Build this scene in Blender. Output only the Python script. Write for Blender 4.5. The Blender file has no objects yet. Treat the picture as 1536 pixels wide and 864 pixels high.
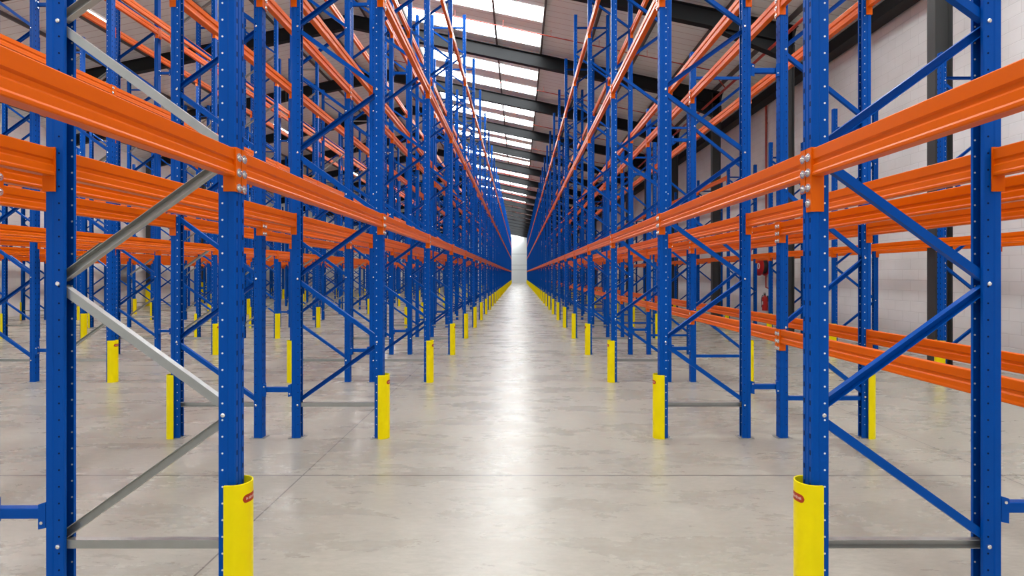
import bpy, bmesh, math, random
from mathutils import Vector, Matrix
random.seed(7)
C = bpy.context.scene.collection
PI = math.pi
# ------------------------------------------------------------------ camera frame of the photograph
F_PX, VPX, VPY, CAM_H = 781.0, 778.6, 411.5, 1.70
PITCH, Y1 = 2.80, 2.63                      # bay pitch, distance of the first frame
def fy(i): return Y1 + PITCH * (i - 1)      # where frame i stands down the aisle

# ------------------------------------------------------------------ materials
def mat(name, col, rough=0.5, metal=0.0, spec=0.5, var=0.0, vscale=6.0, rvar=0.0, emit=None, bump=0.0, bscale=60.0, coat=0.0):
    m = bpy.data.materials.new(name); m.use_nodes = True
    nt = m.node_tree; b = nt.nodes['Principled BSDF']
    b.inputs['Base Color'].default_value = (*col, 1); b.inputs['Roughness'].default_value = rough
    b.inputs['Metallic'].default_value = metal; b.inputs['Specular IOR Level'].default_value = spec
    b.inputs['Coat Weight'].default_value = coat; b.inputs['Coat Roughness'].default_value = 0.12
    if emit:
        b.inputs['Emission Color'].default_value = (*emit[0], 1); b.inputs['Emission Strength'].default_value = emit[1]
    if var or rvar or bump:
        tc = nt.nodes.new('ShaderNodeTexCoord')
        n = nt.nodes.new('ShaderNodeTexNoise'); n.inputs['Scale'].default_value = vscale; n.inputs['Detail'].default_value = 4
        nt.links.new(tc.outputs['Object'], n.inputs['Vector'])
        if var:
            mx = nt.nodes.new('ShaderNodeMix'); mx.data_type = 'RGBA'
            mx.inputs['A'].default_value = (*[c * (1 - var) for c in col], 1); mx.inputs['B'].default_value = (*[min(1, c * (1 + var)) for c in col], 1)
            nt.links.new(n.outputs['Fac'], mx.inputs['Factor']); nt.links.new(mx.outputs['Result'], b.inputs['Base Color'])
        if rvar:
            mr = nt.nodes.new('ShaderNodeMapRange'); mr.inputs['From Min'].default_value = .3; mr.inputs['From Max'].default_value = .7
            mr.inputs['To Min'].default_value = rough - rvar; mr.inputs['To Max'].default_value = rough + rvar
            nt.links.new(n.outputs['Fac'], mr.inputs['Value']); nt.links.new(mr.outputs['Result'], b.inputs['Roughness'])
        if bump:
            n2 = nt.nodes.new('ShaderNodeTexNoise'); n2.inputs['Scale'].default_value = bscale
            nt.links.new(tc.outputs['Object'], n2.inputs['Vector'])
            bp = nt.nodes.new('ShaderNodeBump'); bp.inputs['Strength'].default_value = bump; bp.inputs['Distance'].default_value = .004
            nt.links.new(n2.outputs['Fac'], bp.inputs['Height']); nt.links.new(bp.outputs['Normal'], b.inputs['Normal'])
    return m
BLUE = mat('blue_paint', (0.0, 0.074, 0.38), .36, 0, .10, var=.08, vscale=3, rvar=.06)
ORANGE = mat('orange_paint', (0.74, 0.122, 0.0), .33, 0, .16, var=.04, vscale=2)
YELLOW = mat('yellow_plastic', (0.93, 0.76, 0.0), .36, 0, .15, var=.05, vscale=5)
GALV = mat('galvanised_steel', (0.42, 0.42, 0.395), .38, .75, .5, var=.18, vscale=14, rvar=.08)
ZINC = mat('zinc_bolt', (0.78, 0.78, 0.76), .25, .8, .5)
PALE = mat('painted_hole_light', (0.84, 0.85, 0.87), .45, 0, .5)  # pale discs paint the light seen through the upright holes
SLOTSHADE = mat('painted_slot_shade', (0.0, 0.008, 0.055), .6, 0, .1)  # solid dark pieces paint the shade inside slots and rear-post holes
RED = mat('red_enamel', (0.55, 0.012, 0.012), .3, 0, .5)
STICK = mat('red_sticker', (0.44, 0.05, 0.012), .5, 0, .2)
STICKP = mat('pink_print', (0.75, 0.45, 0.40), .6)
DARKST = mat('dark_grey_steel', (0.012, 0.013, 0.014), .55, 0, .2, var=.15, vscale=2)
COLST = mat('charcoal_column_paint', (0.045, 0.046, 0.045), .5, 0, .4, var=.12, vscale=3)
PURLIN = mat('dull_purlin_steel', (0.10, 0.09, 0.085), .5, .3, .5, var=.1)
PIPE = mat('red_pipe_paint', (0.42, 0.05, 0.03), .4)
GREYBOX = mat('grey_panel_paint', (0.30, 0.30, 0.28), .5, var=.05)
WHITEP = mat('white_enamel', (0.86, 0.86, 0.84), .4)
BLACKP = mat('black_rubber', (0.02, 0.02, 0.02), .5)
LAMPM = mat('lamp_diffuser', (0.9, 0.9, 0.88), .4, emit=((1.0, 0.985, 0.96), 170.0))
SKYL = mat('translucent_rooflight', (0.9, 0.9, 0.9), .5, emit=((0.95, 0.985, 1.0), 16.0))

def nodes(name):
    m = bpy.data.materials.new(name); m.use_nodes = True
    return m, m.node_tree, m.node_tree.nodes['Principled BSDF']
def N(nt, t, **kw):
    n = nt.nodes.new(t)
    for k, v in kw.items():
        if k in n.inputs: n.inputs[k].default_value = v
        else: setattr(n, k, v)
    return n
def M(nt, op, a, b=None, c=None):
    n = nt.nodes.new('ShaderNodeMath'); n.operation = op
    for i, v in enumerate((a, b, c)):
        if v is None: continue
        if hasattr(v, 'is_linked'): nt.links.new(v, n.inputs[i])
        else: n.inputs[i].default_value = v
    return n.outputs[0]

def floor_material():
    m, nt, b = nodes('polished_concrete'); L = nt.links.new
    tc = N(nt, 'ShaderNodeTexCoord'); sp = N(nt, 'ShaderNodeSeparateXYZ'); L(tc.outputs['Object'], sp.inputs[0])
    mp = N(nt, 'ShaderNodeMapping'); mp.inputs['Scale'].default_value = (0.55, 1.5, 1); mp.inputs['Rotation'].default_value = (0, 0, .3)
    L(tc.outputs['Object'], mp.inputs['Vector'])
    n1 = N(nt, 'ShaderNodeTexNoise', Scale=1.5, Detail=8.0, Roughness=.7, Distortion=.25); L(mp.outputs[0], n1.inputs['Vector'])
    n2 = N(nt, 'ShaderNodeTexNoise', Scale=.42, Detail=3.0); L(tc.outputs['Object'], n2.inputs['Vector'])
    mp3 = N(nt, 'ShaderNodeMapping'); mp3.inputs['Scale'].default_value = (1.0, 3.2, 1); mp3.inputs['Rotation'].default_value = (0, 0, .35)
    L(tc.outputs['Object'], mp3.inputs['Vector'])
    n3 = N(nt, 'ShaderNodeTexNoise', Scale=9.0, Detail=9.0, Roughness=.8, Distortion=.4); L(mp3.outputs[0], n3.inputs['Vector'])
    s = M(nt, 'ADD', M(nt, 'MULTIPLY', n1.outputs['Fac'], .28), M(nt, 'ADD', M(nt, 'MULTIPLY', n2.outputs['Fac'], .24), M(nt, 'MULTIPLY', n3.outputs['Fac'], .48)))
    cr = N(nt, 'ShaderNodeValToRGB'); L(s, cr.inputs['Fac'])
    e = cr.color_ramp.elements
    e[0].position = .31; e[0].color = (0.265, 0.24, 0.188, 1)
    e[1].position = .69; e[1].color = (0.49, 0.46, 0.388, 1)
    k = e.new(.50); k.color = (0.372, 0.346, 0.286, 1)
    # saw-cut joints
    def joint(out, off, per, w):
        f = M(nt, 'PINGPONG', M(nt, 'SUBTRACT', out, off), per / 2)
        return M(nt, 'LESS_THAN', f, w)
    j = M(nt, 'MAXIMUM', joint(sp.outputs['X'], -1.83, 5.9, .006), joint(sp.outputs['Y'], 4.40, 3.92, .0085))
    mx = N(nt, 'ShaderNodeMix', data_type='RGBA'); mx.inputs['B'].default_value = (.12, .105, .09, 1)
    L(M(nt, 'MULTIPLY', j, .9), mx.inputs['Factor']); L(cr.outputs['Color'], mx.inputs['A']); L(mx.outputs['Result'], b.inputs['Base Color'])
    mr = N(nt, 'ShaderNodeMapRange'); mr.inputs['From Min'].default_value = .35; mr.inputs['From Max'].default_value = .65
    mr.inputs['To Min'].default_value = .23; mr.inputs['To Max'].default_value = .34
    L(n1.outputs['Fac'], mr.inputs['Value']); L(mr.outputs['Result'], b.inputs['Roughness'])
    b.inputs['Specular IOR Level'].default_value = .5
    bp = N(nt, 'ShaderNodeBump'); bp.inputs['Strength'].default_value = .08; bp.inputs['Distance'].default_value = .003
    L(n3.outputs['Fac'], bp.inputs['Height']); L(bp.outputs['Normal'], b.inputs['Normal'])
    return m
def block_material():
    m, nt, b = nodes('white_painted_blockwork'); L = nt.links.new
    tc = N(nt, 'ShaderNodeTexCoord'); sp = N(nt, 'ShaderNodeSeparateXYZ'); L(tc.outputs['Object'], sp.inputs[0])
    cb = N(nt, 'ShaderNodeCombineXYZ'); L(M(nt, 'ADD', sp.outputs['X'], sp.outputs['Y']), cb.inputs[0]); L(sp.outputs['Z'], cb.inputs[1])
    br = N(nt, 'ShaderNodeTexBrick'); L(cb.outputs[0], br.inputs['Vector'])
    br.inputs['Color1'].default_value = (.89, .89, .875, 1); br.inputs['Color2'].default_value = (.87, .87, .855, 1); br.inputs['Mortar'].default_value = (.76, .755, .74, 1)
    br.inputs['Scale'].default_value = 1; br.inputs['Brick Width'].default_value = .45; br.inputs['Row Height'].default_value = .225; br.inputs['Mortar Size'].default_value = .007
    br.inputs['Mortar Smooth'].default_value = .4
    n = N(nt, 'ShaderNodeTexNoise', Scale=.6, Detail=5.0); L(tc.outputs['Object'], n.inputs['Vector'])
    mx = N(nt, 'ShaderNodeMix', data_type='RGBA', blend_type='MULTIPLY'); mx.inputs['Factor'].default_value = 1
    cr = N(nt, 'ShaderNodeValToRGB'); cr.color_ramp.elements[0].position = .3; cr.color_ramp.elements[0].color = (.86, .85, .83, 1); cr.color_ramp.elements[1].position = .65; cr.color_ramp.elements[1].color = (1, 1, 1, 1)
    L(n.outputs['Fac'], cr.inputs['Fac']); L(br.outputs['Color'], mx.inputs['A']); L(cr.outputs['Color'], mx.inputs['B']); L(mx.outputs['Result'], b.inputs['Base Color'])
    bp = N(nt, 'ShaderNodeBump'); bp.inputs['Strength'].default_value = .5; bp.inputs['Distance'].default_value = .006; bp.invert = True
    L(br.outputs['Fac'], bp.inputs['Height']); L(bp.outputs['Normal'], b.inputs['Normal'])
    b.inputs['Roughness'].default_value = .55
    return m
def deck_material():
    m, nt, b = nodes('ribbed_roof_liner'); L = nt.links.new
    tc = N(nt, 'ShaderNodeTexCoord'); sp = N(nt, 'ShaderNodeSeparateXYZ'); L(tc.outputs['Object'], sp.inputs[0])
    f = M(nt, 'PINGPONG', sp.outputs['Y'], .165)
    rib = M(nt, 'LESS_THAN', f, .012)
    n = N(nt, 'ShaderNodeTexNoise', Scale=.8, Detail=4.0); L(tc.outputs['Object'], n.inputs['Vector'])
    cr = N(nt, 'ShaderNodeValToRGB'); cr.color_ramp.elements[0].color = (.76, .84, .82, 1); cr.color_ramp.elements[1].color = (.82, .90, .88, 1)
    L(n.outputs['Fac'], cr.inputs['Fac'])
    mx = N(nt, 'ShaderNodeMix', data_type='RGBA'); mx.inputs['B'].default_value = (.50, .48, .46, 1)
    L(M(nt, 'MULTIPLY', rib, .8), mx.inputs['Factor']); L(cr.outputs['Color'], mx.inputs['A']); L(mx.outputs['Result'], b.inputs['Base Color'])
    b.inputs['Roughness'].default_value = .5
    return m
FLOOR, BLOCK, DECK = floor_material(), block_material(), deck_material()
PANELW = mat('white_wall_panel', (.80, .81, .80), .5, var=.04, vscale=.5)

# ------------------------------------------------------------------ mesh helpers
class MB:
    def __init__(self): self.v = []; self.f = []; self.m = []
    def add(self, vs, fs, mi=0):
        o = len(self.v); self.v += [tuple(p) for p in vs]
        for f in fs: self.f.append(tuple(i + o for i in f)); self.m.append(mi)
    def box(self, x0, x1, y0, y1, z0, z1, mi=0, c=0.0):
        if c <= 0:
            vs = [(x, y, z) for z in (z0, z1) for y in (y0, y1) for x in (x0, x1)]
            self.add(vs, [(0, 2, 3, 1), (4, 5, 7, 6), (0, 1, 5, 4), (2, 6, 7, 3), (0, 4, 6, 2), (1, 3, 7, 5)], mi)
        else:
            bm = bmesh.new(); bmesh.ops.create_cube(bm, size=1)
            for q in bm.verts: q.co = Vector(((x0 + x1) / 2 + q.co.x * (x1 - x0), (y0 + y1) / 2 + q.co.y * (y1 - y0), (z0 + z1) / 2 + q.co.z * (z1 - z0)))
            bmesh.ops.bevel(bm, geom=bm.edges[:], offset=c, segments=2, affect='EDGES', profile=.5)
            self.bm(bm, mi)
    def bm(self, bm, mi=0):
        bm.verts.index_update()
        self.add([q.co[:] for q in bm.verts], [[q.index for q in f.verts] for f in bm.faces], mi); bm.free()
    def prism(self, pts, axis, a0, a1, mi=0, caps=True):
        """closed 2-D outline pushed along an axis: 'z' -> (x,y), 'y' -> (x,z), 'x' -> (y,z)"""
        def P(p, a): return {'z': (p[0], p[1], a), 'y': (p[0], a, p[1]), 'x': (a, p[0], p[1])}[axis]
        n = len(pts)
        fs = [(i, (i + 1) % n, n + (i + 1) % n, n + i) for i in range(n)]
        if caps: fs += [tuple(range(n))[::-1], tuple(range(n, 2 * n))]
        self.add([P(p, a0) for p in pts] + [P(p, a1) for p in pts], fs, mi)
    def bar(self, p0, p1, pts, up=(0, 0, 1), mi=0):
        """outline (u, v) swept from p0 to p1; v follows up"""
        p0, p1 = Vector(p0), Vector(p1); d = (p1 - p0).normalized(); u = d.cross(Vector(up)).normalized(); w = u.cross(d)
        n = len(pts)
        vs = [p0 + u * a + w * b for a, b in pts] + [p1 + u * a + w * b for a, b in pts]
        self.add(vs, [(i, (i + 1) % n, n + (i + 1) % n, n + i) for i in range(n)] + [tuple(range(n))[::-1], tuple(range(n, 2 * n))], mi)
    def tube(self, pts, r, n=8, mi=0):
        for a, b in zip(pts[:-1], pts[1:]):
            d = Vector(b) - Vector(a)
            up = (0, 0, 1) if abs(d.normalized().z) < .9 else (1, 0, 0)
            self.bar(a, b, [(r * math.cos(2 * PI * k / n), r * math.sin(2 * PI * k / n)) for k in range(n)], up, mi)
    def disc(self, c, nrm, r, t, n=8, mi=0, dome=0.0):
        c = Vector(c); nv = Vector(nrm).normalized()
        u = nv.orthogonal().normalized(); w = nv.cross(u)
        vs = []
        rings = [(r, 0), (r, t)] + ([(r * .62, t + dome)] if dome else [])
        for rr, h in rings: vs += [c + nv * h + (u * math.cos(2 * PI * k / n) + w * math.sin(2 * PI * k / n)) * rr for k in range(n)]
        fs = []
        for j in range(len(rings) - 1): fs += [(j * n + k, j * n + (k + 1) % n, (j + 1) * n + (k + 1) % n, (j + 1) * n + k) for k in range(n)]
        fs += [tuple(range(n))[::-1], tuple(range((len(rings) - 1) * n, len(rings) * n))]
        self.add(vs, fs, mi)
    def lathe(self, prof, c=(0, 0, 0), n=20, mi=0):
        vs = []; c = Vector(c)
        for r, z in prof: vs += [c + Vector((r * math.cos(2 * PI * k / n), r * math.sin(2 * PI * k / n), z)) for k in range(n)]
        fs = []
        for j in range(len(prof) - 1): fs += [(j * n + k, j * n + (k + 1) % n, (j + 1) * n + (k + 1) % n, (j + 1) * n + k) for k in range(n)]
        fs += [tuple(range(n))[::-1], tuple(range((len(prof) - 1) * n, len(prof) * n))]
        self.add(vs, fs, mi)
    def mesh(self, name, mats, smooth=None):
        me = bpy.data.meshes.new(name); me.from_pydata(self.v, [], self.f)
        for m in (mats if isinstance(mats, (list, tuple)) else [mats]): me.materials.append(m)
        me.polygons.foreach_set('material_index', self.m)
        bm = bmesh.new(); bm.from_mesh(me); bmesh.ops.recalc_face_normals(bm, faces=bm.faces)
        if smooth:
            for f in bm.faces: f.smooth = True
            for e in bm.edges:
                if len(e.link_faces) == 2 and e.calc_face_angle(0) > smooth: e.smooth = False
        bm.to_mesh(me); bm.free(); me.update()
        return me
def link(name, data, parent=None, loc=None, rz=0.0):
    o = bpy.data.objects.new(name, data); C.objects.link(o)
    if parent: o.parent = parent
    if loc is not None: o.location = loc
    if rz: o.rotation_euler = (0, 0, rz)
    return o
def tag(o, label, cat, group=None, kind=None):
    o['label'] = label; o['category'] = cat
    if group: o['group'] = group
    if kind: o['kind'] = kind
    return o
def struct(name, mb, m, smooth=None):
    o = link(name, mb.mesh(name, m, smooth)); o['kind'] = 'structure'; return o
ORD = ['', 'first', 'second', 'third', 'fourth', 'fifth', 'sixth', 'seventh', 'eighth', 'ninth', 'tenth', 'eleventh', 'twelfth', 'thirteenth', 'fourteenth', 'fifteenth', 'sixteenth']

# ------------------------------------------------------------------ the racks: rows
# name, x of the aisle face, direction of the aisle (+1 = faces +x), depth, top, beam levels (tops), first/last frame, phrase
DEP = 0.945
ROWS = {
 'LA': dict(x=-1.410, s=+1, top=8.58, lv=(2.325, 4.68, 6.90), i0=0, i1=35, ph='first rack left of main aisle'),
 'LB': dict(x=-3.605, s=-1, top=8.58, lv=(2.315, 4.68, 6.90), i0=0, i1=35, ph='second rack left of main aisle'),
 'LC': dict(x=-6.410, s=+1, top=8.58, lv=(2.325, 4.68, 6.90), i0=2, i1=28, ph='third rack left of main aisle'),
 'LD': dict(x=-8.560, s=-1, top=8.58, lv=(2.315, 4.68, 6.90), i0=3, i1=28, ph='fourth rack left of main aisle'),
 'LE': dict(x=-11.55, s=+1, top=8.0, lv=(2.325, 4.68, 6.90), i0=4, i1=22, ph='fifth rack left of main aisle'),
 'LF': dict(x=-13.70, s=-1, top=8.0, lv=(2.315, 4.68, 6.90), i0=4, i1=22, ph='sixth rack left of main aisle'),
 'LG': dict(x=-16.40, s=+1, top=6.4, lv=(2.325, 4.68), i0=5, i1=15, ph='seventh rack left of main aisle'),
 'LH': dict(x=-18.55, s=-1, top=6.4, lv=(2.315, 4.68), i0=6, i1=15, ph='rack along the left wall'),
 'RA': dict(x=1.455, s=-1, top=8.58, lv=(2.325, 4.68, 6.90), i0=0, i1=35, ph='first rack right of main aisle'),
 'RB': dict(x=3.645, s=+1, top=5.20, lv=(1.125, 2.240, 4.60), i0=0, i1=35, ph='second rack right of main aisle'),
 'RC': dict(x=6.640, s=-1, top=5.20, lv=(2.270, 4.86), i0=2, i1=24, ph='rack along the right wall'),
}
# short rack type: braces start at the aisle foot
UW, UD = 0.088, 0.088            # upright: width along the run, depth
ZIG0, ZIGS = 0.345, 0.654
T = .0026
def upright_outline():
    """omega section seen from above, web on x=0 facing -x, open side towards +x"""
    h = UW / 2; s = .005
    half = [(0, 0), (0, .008), (.004, .011), (.004, .016), (0, .019), (0, h - .006), (.006, h), (.034, h), (.040, h - s), (UD - .004, h - s), (UD, h - s - .004), (UD, h - s - .018)]
    path = [(x, -y) for x, y in half[::-1]] + half[1:]
    # offset inwards by T
    pts = [Vector(p) for p in path]; off = []
    for k, p in enumerate(pts):
        a = pts[max(k - 1, 0)]; b = pts[min(k + 1, len(pts) - 1)]
        d1 = (p - a).normalized() if k else (b - p).normalized(); d2 = (b - p).normalized() if k < len(pts) - 1 else d1
        n = (Vector((d1.y, -d1.x)) + Vector((d2.y, -d2.x))); n.normalize()
        off.append(p + n * T)
    return [tuple(p) for p in pts] + [tuple(p) for p in off[::-1]]
OUTL = upright_outline()
def nodes_of(short, top):
    """heights of the zigzag nodes, and which post (0 aisle, 1 rear) each one is on"""
    out = []; z, side, st = (.43, 0, .72) if short else (ZIG0, 1, ZIGS)
    while z < top - .3: out.append((z, side)); z += st; side ^= 1
    return out
def upright_mesh(side, top, short, lod):
    """side 0: aisle post (web at x=0 facing -x); side 1: rear post (web at x=DEP facing +x)"""
    mb = MB()
    X = (lambda x: x) if side == 0 else (lambda x: DEP - x)
    if lod == 2:
        h = UW / 2
        o = [(0, -h), (0, h), (UD, h - .005), (UD, h - .008), (.004, h - .003), (.004, -h + .003), (UD, -h + .008), (UD, -h + .005)]
    else: o = OUTL
    mb.prism([(X(x), y) for x, y in o], 'z', .006, top)
    if lod < 2:
        n = int((top - .2) / .083)
        for k in range(n):
            z = .145 + .083 * k
            if lod < 2:
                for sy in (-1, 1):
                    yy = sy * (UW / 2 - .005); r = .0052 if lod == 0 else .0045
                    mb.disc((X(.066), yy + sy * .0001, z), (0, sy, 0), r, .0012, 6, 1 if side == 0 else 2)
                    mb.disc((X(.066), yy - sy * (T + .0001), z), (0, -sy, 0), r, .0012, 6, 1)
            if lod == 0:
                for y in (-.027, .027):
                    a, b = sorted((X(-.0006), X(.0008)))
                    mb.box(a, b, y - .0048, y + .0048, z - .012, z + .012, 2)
        for z, sd in nodes_of(short, top):
            if sd == side:
                for sy in (-1, 1): mb.disc((X(.062), sy * (UW / 2 - .005), z), (0, sy, 0), .011, .006, 8, 3, .003)
    return mb.mesh('upright', [BLUE, PALE, SLOTSHADE, ZINC], math.radians(25) if lod == 0 else None)
def brace_outline(flip):
    a, b, t = .021, .017, .0028      # half height, half depth
    o = [(-b, -a), (b, -a), (b, -a + t), (-b + t, -a + t), (-b + t, a - t), (b, a - t), (b, a), (-b, a)]
    return [(-u, v) for u, v in o] if flip else o
def brace_list(short, top):
    """(p0, p1, flip, horizontal)"""
    nd = nodes_of(short, top); xs = (.055, DEP - .055); L = []
    z0 = nd[0][0]
    L.append(((xs[0], 0, z0 - (.0 if not short else .02)), (xs[1], 0, z0 - (.0 if not short else .02)), True, True))
    for k in range(len(nd) - 1):
        (za, sa), (zb, sb) = nd[k], nd[k + 1]
        dz = .028 if k else .036
        L.append(((xs[sa], 0, za + dz), (xs[sb], 0, zb - .022), k % 2 == (0 if xs[sa] > xs[sb] else 1), False))
    zt = nd[-1][0] + .05 if not short else nd[-1][0] + .05
    L.append(((xs[0], 0, zt), (xs[1], 0, zt), True, True))
    return L
MESH = {}
def cached(key, fn):
    if key not in MESH: MESH[key] = fn()
    return MESH[key]
def brace_mesh(short, top, k, m):
    p0, p1, fl, hz = brace_list(short, top)[k]
    mb = MB(); mb.bar(p0, p1, brace_outline(False)); return mb.mesh('brace', m)
def plate_mesh(side):
    mb = MB(); X = (lambda x: x) if side == 0 else (lambda x: DEP - x)
    a, b = sorted((X(-.03), X(UD + .036)))
    mb.box(a, b, -.058, .058, 0, .006, 0, .0015)
    mb.disc((X(UD + .018), .03, .006), (0, 0, 1), .010, .008, 6, 1); mb.disc((X(UD + .018), -.03, .006), (0, 0, 1), .010, .008, 6, 1)
    return mb.mesh('base_plate', [GALV, ZINC])
def brace_mat(rowkey, i, k, hz, n):
    if rowkey == 'LA' and i == 1: return GALV
    if hz and k == 0 and rowkey not in ('RB', 'RC'): return GALV
    if rowkey in ('LC', 'LE', 'LG') and k % 2 == 1: return GALV
    return BLUE
def far_mesh(short, top):
    mb = MB()
    for side in (0, 1):
        X = (lambda x: x) if side == 0 else (lambda x: DEP - x)
        h = UW / 2
        mb.prism([(X(x), y) for x, y in [(0, -h), (0, h), (UD, h - .005), (UD, h - .008), (.004, h - .003), (.004, -h + .003), (UD, -h + .008), (UD, -h + .005)]], 'z', 0, top)
    for k, (p0, p1, fl, hz) in enumerate(brace_list(short, top)):
        mb.bar(p0, p1, [(-.017, -.021), (.017, -.021), (.017, .021), (-.017, .021)], mi=1 if (k == 0 and not short) else 0)
    return mb.mesh('rack_frame', [BLUE, GALV])
def on_screen(x, y, m=0):
    if y < .3: return False
    px = VPX + F_PX * x / y
    return -m < px < 1536 + m
def frame_label(key, i, R):
    if i == R['i0'] and not on_screen(R['x'], fy(i)): return 'blue steel rack frame of the %s, just out of view' % R['ph']
    n = i - R['n0'] + 1
    if n <= 14: return 'blue steel rack frame, %s in view along the %s' % (ORD[n], R['ph'])
    return 'blue steel rack frame deep along the far end of %s' % R['ph']
def place_frames():
    for key, R in ROWS.items():
        short = key in ('RB', 'RC'); top = R['top']; rz = 0 if R['s'] < 0 else PI
        R['n0'] = next(i for i in range(R['i0'], R['i1']) if on_screen(R['x'], fy(i)) or on_screen(R['x'] - R['s'] * DEP, fy(i)))
        for i in range(R['i0'], R['i1'] + 1):
            y = fy(i); loc = (R['x'], y, 0); grp = 'rack frames of the ' + R['ph']
            if y > 27 or (key in ('LG', 'LH')) or (key in ('LE', 'LF') and y > 20):
                o = link('rack_frame', cached(('far', short, top), lambda: far_mesh(short, top)), None, loc, rz)
                tag(o, frame_label(key, i, R), 'rack frame', grp); continue
            lod = 0 if y < 9 else 1
            o = link('rack_frame', None, None, loc, rz); tag(o, frame_label(key, i, R), 'rack frame', grp)
            o.empty_display_size = .1
            for side in (0, 1):
                u = link('upright', cached(('up', side, top, short, lod), lambda: upright_mesh(side, top, short, lod)), o)
                link('base_plate', cached(('bp', side), lambda: plate_mesh(side)), u)
            for k, (p0, p1, fl, hz) in enumerate(brace_list(short, top)):
                m = brace_mat(key, i, k, hz, 0)
                b = link('brace', cached(('br', short, top, k, m.name), lambda: brace_mesh(short, top, k, m)), o)
                if m is GALV: b['label'] = 'galvanised grey brace'
place_frames()

# ------------------------------------------------------------------ beams
BH, BD = .138, .050
BL = PITCH - UW - .012
BPROF = [(0, .134), (0, .084), (.009, .076), (.009, .060), (.001, .051), (0, .022), (-.004, .014), (-.004, .004), (0, 0), (.050, 0), (.054, .004), (.054, .014), (.050, .022), (.049, .051), (.041, .060), (.041, .076), (.050, .084), (.050, .134), (.046, .138), (.004, .138)]   # (depth behind the face, height)
def beam_mesh(low):
    mb = MB()
    p = BPROF if not low else [(0, .138), (0, .080), (.008, .074), (.008, .056), (0, .050), (-.002, 0), (.05, 0), (.05, .138)]
    mb.prism([(x, z - .138) for x, z in p], 'y', -BL / 2, BL / 2)
    if low:
        for e in (-1, 1): connector(mb, e, .22)
    return mb.mesh('rack_beam', ORANGE)
def connector(mb, e, h):
    """bent plate at the end e of a beam: one leg on the side of the post, one on its face"""
    y = e * (BL / 2)
    a, b = sorted((y, y + e * .005)); mb.box(-.001, .056, a, b, -h + .006, .006)
    a, b = sorted((y, y + e * .046)); mb.box(-.0075, -.001, a, b, -h + .006, .006)
def conn_mesh(e, h):
    mb = MB(); connector(mb, e, h); return mb.mesh('connector', ORANGE)
def bolt_mesh(e, z):
    mb = MB(); c = (-.0075, e * (BL / 2 + .026), z)
    mb.disc(c, (-1, 0, 0), .0215, .004, 18, 0, .0008); mb.disc((c[0] - .0045, c[1], c[2]), (-1, 0, 0), .0105, .007, 6, 0, .001)
    return mb.mesh('bolt', ZINC)
CLIP = 0.35
def beam_area(x, y0, y1, z):
    a, b = max(y0, CLIP), y1
    if b <= CLIP: return 0
    n = 14; best = 0; px0 = None
    tot = 0
    for k in range(n):
        ya = a + (b - a) * k / n; yb = a + (b - a) * (k + 1) / n; ym = (ya + yb) / 2
        px = VPX + F_PX * x / ym; py = VPY - F_PX * (z - CAM_H) / ym
        if -10 < px < 1546 and -10 < py < 874: tot += math.hypot(F_PX * x / ya - F_PX * x / yb, F_PX * (z - CAM_H) * (1 / ya - 1 / yb)) * BH * F_PX / ym
    return tot
LVN = ['lowest', 'second', 'third']
def place_beams():
    cand = []
    for key, R in ROWS.items():
        for i in range(R['i0'], R['i1']):
            for L, zt in enumerate(R['lv']):
                if key == 'RC' and L == 1 and i < 6: continue
                for rear in (0, 1):
                    x = R['x'] if not rear else R['x'] - R['s'] * DEP
                    rz = (0 if R['s'] < 0 else PI) + (PI if rear else 0)
                    ar = beam_area(x, fy(i), fy(i + 1), zt)
                    w = {'A': 1, 'B': .5, 'C': .28, 'D': .2, 'E': .16, 'F': .12, 'G': .1, 'H': .1}[key[1]] * (.7 if rear else 1)
                    if key in ('RB', 'RC'): w = .8
                    cand.append((ar * w, key, i, L, rear, x, zt, rz))
    cand.sort(key=lambda c: -c[0])
    rest = MB(); low = None
    lowp = [(0, .138), (0, .080), (.008, .074), (.008, .056), (0, .050), (-.002, 0), (.05, 0), (.05, .138)]
    bays = {}
    for c in cand[:300]: bays.setdefault((c[1], c[3], c[4]), []).append(c[2])
    for n, (ar, key, i, L, rear, x, zt, rz) in enumerate(cand):
        ym = (fy(i) + fy(i + 1)) / 2; R = ROWS[key]
        if n < 300:
            near = ym < 16
            me = cached(('beam', near), lambda: beam_mesh(not near))
            o = link('rack_beam', me, None, (x, ym, zt), rz)
            k = sorted(bays[(key, L, rear)]).index(i) + 1
            side = 'rear' if rear else 'aisle'
            tag(o, '%s orange beam on %s side of %s, %s in view' % (LVN[L], side, R['ph'], ORD[min(k, 16)]), 'rack beam', 'orange beams of the ' + R['ph'])
            if k >= 16: o['label'] = '%s orange beams on %s side of %s, farther off' % (LVN[L], side, R['ph'])
            if near:
                for e in (-1, 1):
                    tall = .32 if (key == 'RA' and i == 0 and L == 0 and not rear and e == 1 * (1 if rz == 0 else -1)) else .22
                    cn = link('connector', cached(('cn', e, tall), lambda: conn_mesh(e, tall)), o)
                    if ym < 9:
                        for q in ([-.041, -.117, -.193] + ([-.270] if tall > .3 else [])):
                            link('bolt', cached(('bolt', e, q), lambda: bolt_mesh(e, q)), cn)
        else:
            cs, sn = math.cos(rz), math.sin(rz)
            tmp = MB(); tmp.prism([(a, b - .138) for a, b in lowp], 'y', -BL / 2, BL / 2)
            for e in (-1, 1): connector(tmp, e, .22)
            rest.add([(x + a * cs - b * sn, ym + a * sn + b * cs, zt + c_) for a, b, c_ in tmp.v], tmp.f)
    o = link('distant_rack_beams', rest.mesh('distant_rack_beams', ORANGE))
    tag(o, 'orange beams of all the farther bays, too small and many to tell apart', 'rack beams', kind='stuff')
place_beams()

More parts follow.
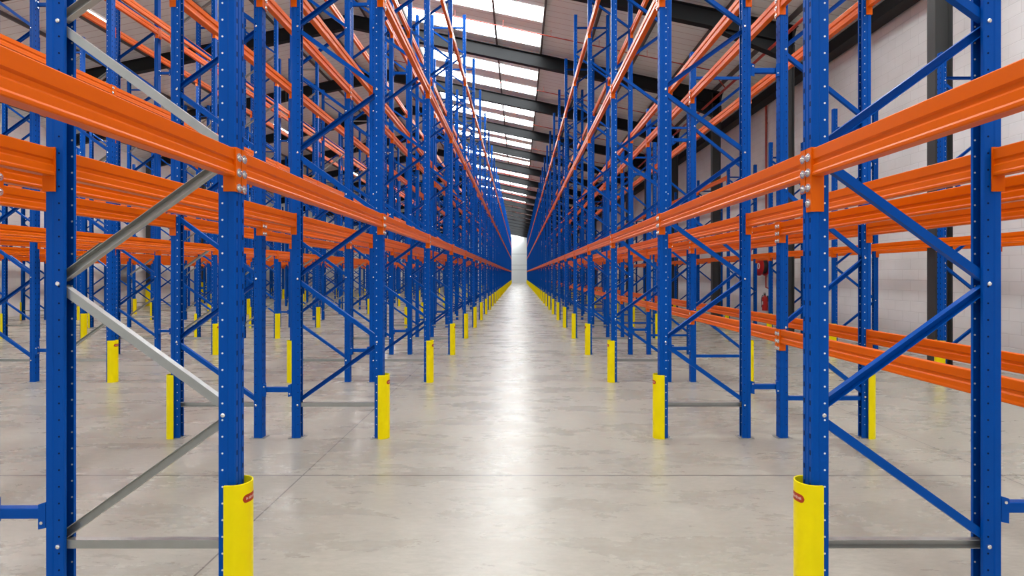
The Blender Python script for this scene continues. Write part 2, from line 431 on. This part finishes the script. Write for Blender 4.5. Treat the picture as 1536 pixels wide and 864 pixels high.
# ------------------------------------------------------------------ yellow post guards
GH = .66
def guard_outline(n=18):
    r = .070; out = []; inn = []; t = .0065
    for k in range(n + 1):
        a = PI / 2 + PI * k / n
        out.append((.010 + .070 * math.cos(a), r * math.sin(a))); inn.append((.010 + (.070 - t) * math.cos(a), (r - t) * math.sin(a)))
    out = [(.044, r)] + out + [(.044, -r)]; inn = [(.044, r - t)] + inn + [(.044, -r + t)]
    return out + inn[::-1]
def guard_mesh(lod):
    mb = MB()
    mb.prism(guard_outline(18 if lod == 0 else 6), 'z', .0, GH)
    me = mb.mesh('post_guard', YELLOW, math.radians(40))
    if lod == 0:
        bm = bmesh.new(); bm.from_mesh(me)
        ed = [e for e in bm.edges if all(v.co.z > GH - .001 for v in e.verts)]
        bmesh.ops.bevel(bm, geom=ed, offset=.002, segments=2, affect='EDGES'); bm.to_mesh(me); bm.free()
    return me
def sticker_mesh(scale, off, mi_mat, marks=False):
    """oval label wrapped on the nose of the guard"""
    mb = MB(); n = 28; R = .070 + off; zc = GH - .078; rows = 8
    hw, hh = .055 * scale, .0205 * scale
    vs = []; fs = []
    def P(u, z): a = PI + u / R; return (.010 + R * math.cos(a), R * math.sin(a), z)
    cols = 20
    if not marks:
        for c in range(cols + 1):
            u = -hw + 2 * hw * c / cols
            k = max(0, abs(u) - (hw - hh)); h = math.sqrt(max(1e-8, hh * hh - k * k))
            for q in range(2): vs.append(P(u, zc + (h if q else -h)))
        fs = [(2 * c, 2 * c + 2, 2 * c + 3, 2 * c + 1) for c in range(cols)]
        mb.add(vs, fs)
    else:
        # pale letter-like strokes, not legible in the photograph
        rr = random.Random(3); u = -.038
        while u < .036:
            w_ = rr.uniform(.003, .0055); h_ = rr.uniform(.005, .0085); sk = rr.uniform(-.002, .002)
            mb.add([P(u, zc - h_), P(u + w_, zc - h_), P(u + w_ + sk, zc + h_ * .9), P(u + sk, zc + h_)], [(0, 1, 2, 3)])
            u += w_ + rr.uniform(.0012, .003)
    return mb.mesh('sticker', mi_mat)
def place_guards():
    for key, R in ROWS.items():
        cnt = 0
        for i in range(max(R['i0'], R['n0']), R['i1'] + 1):
            y = fy(i)
            if not on_screen(R['x'], y, 30): continue
            rz = 0 if R['s'] < 0 else PI; near = y < 12
            cnt += 1
            o = link('post_guard', cached(('guard', near), lambda: guard_mesh(0 if near else 1)), None, (R['x'], y, 0), rz)
            if cnt <= 14: lab = 'yellow plastic post guard, %s along the %s' % (ORD[cnt], R['ph'])
            else: lab = 'yellow plastic post guard deep along the far end of %s' % R['ph']
            tag(o, lab, 'post guard', 'yellow post guards of the ' + R['ph'])
            if near:
                st = link('sticker', cached('stick', lambda: sticker_mesh(1, .0006, STICK)), o); st['label'] = 'red oval sticker'
                link('print', cached('stickp', lambda: sticker_mesh(1, .0011, STICKP, True)), st)
place_guards()

# ------------------------------------------------------------------ row spacers between back-to-back racks
def spacer_mesh(gap):
    mb = MB(); mb.box(.008, gap - .008, -.022, .022, -.026, .026, 0, .004); return mb.mesh('row_spacer', BLUE)
def endplate_mesh(gap, e):
    mb = MB()
    a, b = (.001, .009) if e == 0 else (gap - .009, gap - .001)
    mb.box(a, b, -.034, .034, -.062, .062, 0, .002)
    mb.disc((b if e == 0 else a, 0, .045), (1 if e == 0 else -1, 0, 0), .010, .006, 8, 1); mb.disc((b if e == 0 else a, 0, -.045), (1 if e == 0 else -1, 0, 0), .010, .006, 8, 1)
    # flange of the bracket, seen from the front
    q = [(.001, .066), (.038, .054), (.038, -.070), (.001, -.062)]
    mb.prism([(u if e == 0 else gap - u, z) for u, z in q], 'y', -.040, -.035)
    mb.disc((.020 if e == 0 else gap - .020, -.040, .036 if e == 0 else -.036), (0, -1, 0), .008, .005, 8, 1)
    return mb.mesh('end_plate', [BLUE, ZINC])
def place_spacers():
    # keyed by the pair of racks; x of the left hand rear face, gap
    for (l, r, hs, imax, ph) in (('LB', 'LA', (.50, 5.96), 10, 'first and second racks left of main aisle'),
                                 ('LD', 'LC', (.50, 5.96), 9, 'third and fourth racks left of main aisle'),
                                 ('RA', 'RB', (.53, 3.82), 10, 'first and second racks right of main aisle')):
        Rl, Rr = ROWS[l], ROWS[r]
        x0 = Rl['x'] + DEP; x1 = Rr['x'] - DEP; gap = x1 - x0
        for h in hs:
            n = 0
            for i in range(max(Rl['i0'], Rr['i0']), imax + 1):
                if not (on_screen(x0, fy(i), 20) or on_screen(x1, fy(i), 20)): continue
                n += 1
                o = link('row_spacer', cached(('sp', round(gap, 4)), lambda: spacer_mesh(gap)), None, (x0, fy(i), h))
                tag(o, '%s blue spacer, %s between %s' % ('low' if h < 1 else 'high', ORD[n], ph), 'row spacer', 'spacers between the ' + ph)
                for e in (0, 1): link('end_plate', cached(('ep', round(gap, 4), e), lambda: endplate_mesh(gap, e)), o)
place_spacers()

# ------------------------------------------------------------------ the shell
XL, XR, XRIDGE, YB, YF = -20.3, 8.40, -5.95, -7.0, 106.5
SL, H0 = .21, 9.75
def rh(x): return H0 - SL * x if x >= XRIDGE else H0 - SL * XRIDGE - SL * (XRIDGE - x)
mb = MB(); mb.box(XL - .3, XR + .3, -14, YF + .3, -.15, 0); struct('floor', mb, FLOOR)
mb = MB(); mb.box(XR, XR + .25, YB, YF, 0, rh(XR) + .2); struct('wall_right', mb, BLOCK)
mb = MB(); mb.box(XL - .25, XL, YB, YF, 0, rh(XL) + .2); struct('wall_left', mb, BLOCK)
mb = MB(); mb.prism([(XL, 0), (XR, 0), (XR, rh(XR)), (XRIDGE, rh(XRIDGE)), (XL, rh(XL))], 'y', YF, YF + .2); struct('wall_far', mb, PANELW)
mb = MB()
for h in (2.6, 3.6, 5.85): mb.box(-1.9, 1.9, YF - .015, YF - .001, h - .03, h + .03)
struct('trim_1', mb, GREYBOX)
# roof deck
mb = MB(); t = .12
mb.prism([(XL - .2, rh(XL - .2)), (XRIDGE, rh(XRIDGE)), (XR + .2, rh(XR + .2)), (XR + .2, rh(XR + .2) + t), (XRIDGE, rh(XRIDGE) + t), (XL - .2, rh(XL - .2) + t)], 'y', YB, YF + .2)
struct('ceiling', mb, DECK)
RAF0, RAFP = 3.7, 4.9
RAFS = [RAF0 + RAFP * k for k in range(-2, 21)]
# purlins
px = [.76 + 1.54 * k for k in range(-14, 6)]
for x in px:
    if not XL + .4 < x < XR - .2: continue
    mb = MB(); z = rh(x)
    mb.prism([(x - .03, z - .14), (x + .035, z - .14), (x + .035, z - .125), (x - .015, z - .125), (x - .015, z - .004 - SL * .03), (x - .03, z - .004 - SL * .03)], 'y', YB, YF - .05)
    struct('purlin', mb, PURLIN)
# portal frames: rafters and columns
def isec(mb, p0, p1, h, w, tf=.018, tw=.014):
    mb.bar(p0, p1, [(-w/2, -h/2), (w/2, -h/2), (w/2, -h/2 + tf), (tw/2, -h/2 + tf), (tw/2, h/2 - tf), (w/2, h/2 - tf), (w/2, h/2), (-w/2, h/2), (-w/2, h/2 - tf), (-tw/2, h/2 - tf), (-tw/2, -h/2 + tf), (-w/2, -h/2 + tf)])
XCOL = 6.95
for y in RAFS:
    mb = MB(); d = .45; o = -.15 - d / 2
    isec(mb, (XCOL + .2, y, rh(XCOL + .2) + o), (XRIDGE, y, rh(XRIDGE) + o), d, .20)
    isec(mb, (XRIDGE, y, rh(XRIDGE) + o), (XL + .2, y, rh(XL + .2) + o), d, .20)
    # haunches
    for xe, sg in ((XCOL + .2, -1),):
        mb.prism([(xe, rh(xe) - .15 - d), (xe - 2.2, rh(xe - 2.2) - .15 - d), (xe, rh(xe) - .15 - d - .5)], 'y', y - .008, y + .008)
        mb.bar((xe, y, rh(xe) - .15 - d - .5), (xe - 2.2, y, rh(xe - 2.2) - .15 - d - .012), [(-.1, -.01), (.1, -.01), (.1, .01), (-.1, .01)])
    struct('rafter', mb, DARKST)
    if y > 2:
        mb = MB()
        h = rh(XCOL + .2) - .16
        o = .145; w = .085
        mb.prism([(XCOL - o, y - w), (XCOL - o + .016, y - w), (XCOL - o + .016, y - .007), (XCOL + o - .016, y - .007), (XCOL + o - .016, y - w), (XCOL + o, y - w), (XCOL + o, y + w), (XCOL + o - .016, y + w), (XCOL + o - .016, y + .007), (XCOL - o + .016, y + .007), (XCOL - o + .016, y + w), (XCOL - o, y + w)], 'z', .01, h)
        mb.box(XCOL - .22, XCOL + .22, y - .16, y + .16, 0, .02)
        struct('column', mb, COLST)
        if y > 15:
            mb = MB(); xl = XL + .25
            mb.box(xl - .1, xl + .1, y - .1, y + .1, 1.2, rh(XL + .2) - .2, 0); mb.box(xl - .11, xl + .11, y - .11, y + .11, 0, 1.2, 1)
            struct('column', mb, [COLST, YELLOW])
mb = MB(); mb.box(XR - .45, XR - .1, YB, YF - .05, rh(XR) - .62, rh(XR) - .32); struct('eaves_beam', mb, DARKST)
# rooflights: two translucent sheets per bay, three purlin spaces long
wn = 0
for y in RAFS:
    for dy in (2.35, 4.12):
        yc = y + dy
        if not (YB + .5 < yc < YF - .6): continue
        # unseen strips added over the first bays for light; beyond, only the aisle strip
        for k in (range(3) if yc > 12.5 else (-4, -3, 0, 1, 2, 9, 10)):
            xa, xb = .76 - 1.54 * (k + 1) + .04, .76 - 1.54 * k - .04
            if xa < XRIDGE < xb: continue
            wn += 1
            mb = MB()
            mb.prism([(xa, rh(xa) - .012), (xb, rh(xb) - .012), (xb, rh(xb) - .002), (xa, rh(xa) - .002)], 'y', yc - .43, yc + .43)
            struct('window_%d' % wn, mb, SKYL)
# sprinkler pipework
mb = MB(); mb.tube([(6.45, YB, 7.50), (6.45, YF - .2, 7.50)], .04, 10)
o = link('sprinkler_main', mb.mesh('sprinkler_main', PIPE, math.radians(50))); tag(o, 'dark red sprinkler main running along the building above the right racks', 'pipe')
k = 0
for y in RAFS:
    yy = y + 2.75
    if yy < 5 or yy > 60: continue
    k += 1
    mb = MB(); mb.tube([(6.45, yy, 7.50), (6.0, yy, rh(6.0) - .42), (-5.5, yy, rh(-5.5) - .42)], .017, 8)
    for q in range(8):
        x = 5.5 - 1.5 * q
        mb.tube([(x, yy, rh(x) - .42), (x, yy, rh(x) - .24)], .007, 6); mb.disc((x, yy, rh(x) - .24), (0, 0, 1), .02, .006, 8)
    o = link('sprinkler_pipe', mb.mesh('sprinkler_pipe', PIPE, math.radians(50)))
    tag(o, 'thin red sprinkler pipe under the roof, %s crossing the main aisle' % ORD[min(k, 16)], 'pipe', 'sprinkler pipes under the roof')

# ------------------------------------------------------------------ hose reel, extinguisher, riser on the right wall
YH = 17.6
t_ = link('hose_reel', None, None, (XR, YH, 1.98)); tag(t_, 'round red fire hose reel mounted on the right white wall', 'hose reel')
def rot_disc(mb, x0, x1, r, n=32, mi=0):
    mb.prism([(r * math.cos(2 * PI * k / n), r * math.sin(2 * PI * k / n)) for k in range(n)], 'x', x0, x1, mi)
mb = MB(); rot_disc(mb, -.30, -.27, .33); rot_disc(mb, -.10, -.07, .33); link('drum', mb.mesh('drum', RED, math.radians(40)), t_)
mb = MB(); rot_disc(mb, -.27, -.10, .26); link('hose', mb.mesh('hose', BLACKP, math.radians(40)), t_)['label'] = 'black coiled hose'
mb = MB(); rot_disc(mb, -.312, -.30, .10); h = link('hub', mb.mesh('hub', WHITEP, math.radians(40)), t_); h['label'] = 'white round hub plate'
mb = MB(); rot_disc(mb, -.318, -.312, .035); mb.box(-.318, -.312, -.02, .02, -.07, .07); link('hub_mark', mb.mesh('hub_mark', RED, math.radians(40)), h)
mb = MB(); rot_disc(mb, -.07, -.002, .06, 12); mb.box(-.02, -.001, -.12, .12, -.15, .15); link('bracket', mb.mesh('bracket', RED), t_)
mb = MB(); mb.tube([(-.08, -.05, -.30), (-.08, -.05, -.72), (-.03, -.20, -.76)], .022, 8); link('feed_pipe', mb.mesh('feed_pipe', PIPE, math.radians(50)), t_)
t_ = link('fire_extinguisher', None, None, (XR - .10, YH - .02, .48)); tag(t_, 'red fire extinguisher hung on the right wall below the hose reel', 'fire extinguisher')
mb = MB(); mb.lathe([(.02, 0), (.083, .0), (.088, .02), (.088, .40), (.075, .455), (.035, .49), (.03, .51)], n=24); link('body', mb.mesh('body', RED, math.radians(40)), t_)
mb = MB(); mb.box(-.02, .02, -.02, .02, .505, .55); mb.box(-.012, .012, -.02, .10, .55, .565); mb.box(-.012, .012, -.02, .09, .59, .60); mb.box(-.012, .012, -.02, .0, .55, .60); link('valve', mb.mesh('valve', BLACKP), t_)
mb = MB(); mb.tube([(0, .02, .53), (-.05, .09, .50), (-.06, .11, .36), (-.05, .105, .18)], .011, 8); mb.tube([(-.05, .105, .18), (-.05, .105, .10)], .018, 8); link('hose', mb.mesh('hose', BLACKP, math.radians(50)), t_)
mb = MB(); mb.prism([(r_ * math.cos(PI * (.85 + .06 * k)), r_ * math.sin(PI * (.85 + .06 * k))) for r_, rg in ((.0895, range(6)), (.087, range(5, -1, -1))) for k in rg], 'z', .20, .31); lb = link('instruction_label', mb.mesh('instruction_label', WHITEP, math.radians(40)), t_); lb['label'] = 'white label on the cylinder'
mb = MB(); mb.box(.085, .0995, -.03, .03, .30, .50); link('bracket', mb.mesh('bracket', BLACKP), t_)
mb = MB(); mb.tube([(-.05, 0, 3.05), (-.05, 0, 7.9)], .03, 10)
for z in (3.3, 5.0, 6.8): mb.box(-.05, -.001, -.012, .012, z, z + .03)
o = link('riser_pipe', mb.mesh('riser_pipe', PIPE, math.radians(50)), None, (XR, YH, 0)); tag(o, 'thin red riser pipe up the right wall above the hose reel', 'pipe')
# left wall
t_ = link('hose_reel', None, None, (XL, 28.9, 1.25)); tag(t_, 'small dull red hose reel on the far left wall', 'hose reel')
mb = MB(); rot_disc(mb, .05, .08, .22); rot_disc(mb, .20, .23, .22); link('drum', mb.mesh('drum', RED, math.radians(40)), t_)
mb = MB(); rot_disc(mb, .08, .20, .17); link('hose', mb.mesh('hose', BLACKP, math.radians(40)), t_)
mb = MB(); mb.box(.001, .05, -.08, .08, -.1, .1); link('bracket', mb.mesh('bracket', RED), t_)
t_ = link('electrical_cabinet', None, None, (XL, 26.6, 1.25)); tag(t_, 'flat grey electrical cabinet on the left wall beside the yellow footed column', 'cabinet')
mb = MB(); mb.box(.001, .30, -.55, .55, 0, .95, 0, .01); link('body', mb.mesh('body', GREYBOX), t_)
mb = MB(); mb.box(.301, .315, -.52, .52, .03, .92, 0, .004); link('door', mb.mesh('door', GREYBOX), t_)

# ------------------------------------------------------------------ hanging lamps in the side aisles, all but one added to brighten the left
def lamp(x, y, z, lab, grp):
    t_ = link('aisle_fill_lamp', None, None, (x, y, z)); tag(t_, lab, 'ceiling lamp', grp)
    mb = MB(); mb.prism([(-.11, .0), (.11, 0), (.09, .07), (.04, .10), (-.04, .10), (-.09, .07)], 'y', -.75, .75); link('housing', cached('lh', lambda: mb.mesh('housing', WHITEP)), t_)
    m2 = MB(); m2.box(-.095, .095, -.73, .73, -.014, -.001); link('diffuser', cached('ld', lambda: m2.mesh('diffuser', LAMPM)), t_)
    m3 = MB()
    for yy in (-.55, .55): m3.tube([(0, yy, .10), (0, yy, rh(x) - z - .005)], .004, 6)
    link('suspension_rod', cached(('lr', x), lambda: m3.mesh('suspension_rod', GALV)), t_)
for x, z, ph, ys in ((-10.05, 7.8, 'fourth and fifth', (12.1, 21.9, 31.7, 41.5)), (-15.05, 7.4, 'sixth and seventh', (14.5, 19.4, 24.3, 29.2))):
    for n, y in enumerate(ys): lamp(x, y, z, 'white strip fill lamp over the aisle between %s racks left, %s along' % (ph, ORD[n + 1]), 'strip lamps over the side aisles')

# ------------------------------------------------------------------ light, camera, view
w = bpy.data.worlds.new('daylight'); bpy.context.scene.world = w; w.use_nodes = True
bg = w.node_tree.nodes['Background']; bg.inputs['Color'].default_value = (.95, .98, 1.0, 1); bg.inputs['Strength'].default_value = 1.0
cam = bpy.data.cameras.new('camera'); co = bpy.data.objects.new('camera', cam); C.objects.link(co)
co.location = (0, 0, CAM_H); co.rotation_euler = (PI / 2, 0, 0)
cam.sensor_fit = 'HORIZONTAL'; cam.sensor_width = 36; cam.lens = F_PX / 1536 * 36
cam.shift_x = -(VPX - 768) / 1536; cam.shift_y = -(432 - VPY) / 1536
cam.clip_start = .05; cam.clip_end = 400
S = bpy.context.scene; S.camera = co
S.view_settings.view_transform = 'Standard'; S.view_settings.look = 'None'; S.view_settings.gamma = 1; S.view_settings.use_curve_mapping = False
S.view_settings.exposure = 0.0
S.cycles.max_bounces = 8; S.cycles.diffuse_bounces = 5; S.cycles.glossy_bounces = 3
S.cycles.sample_clamp_indirect = 8
S.cycles.use_denoising = True
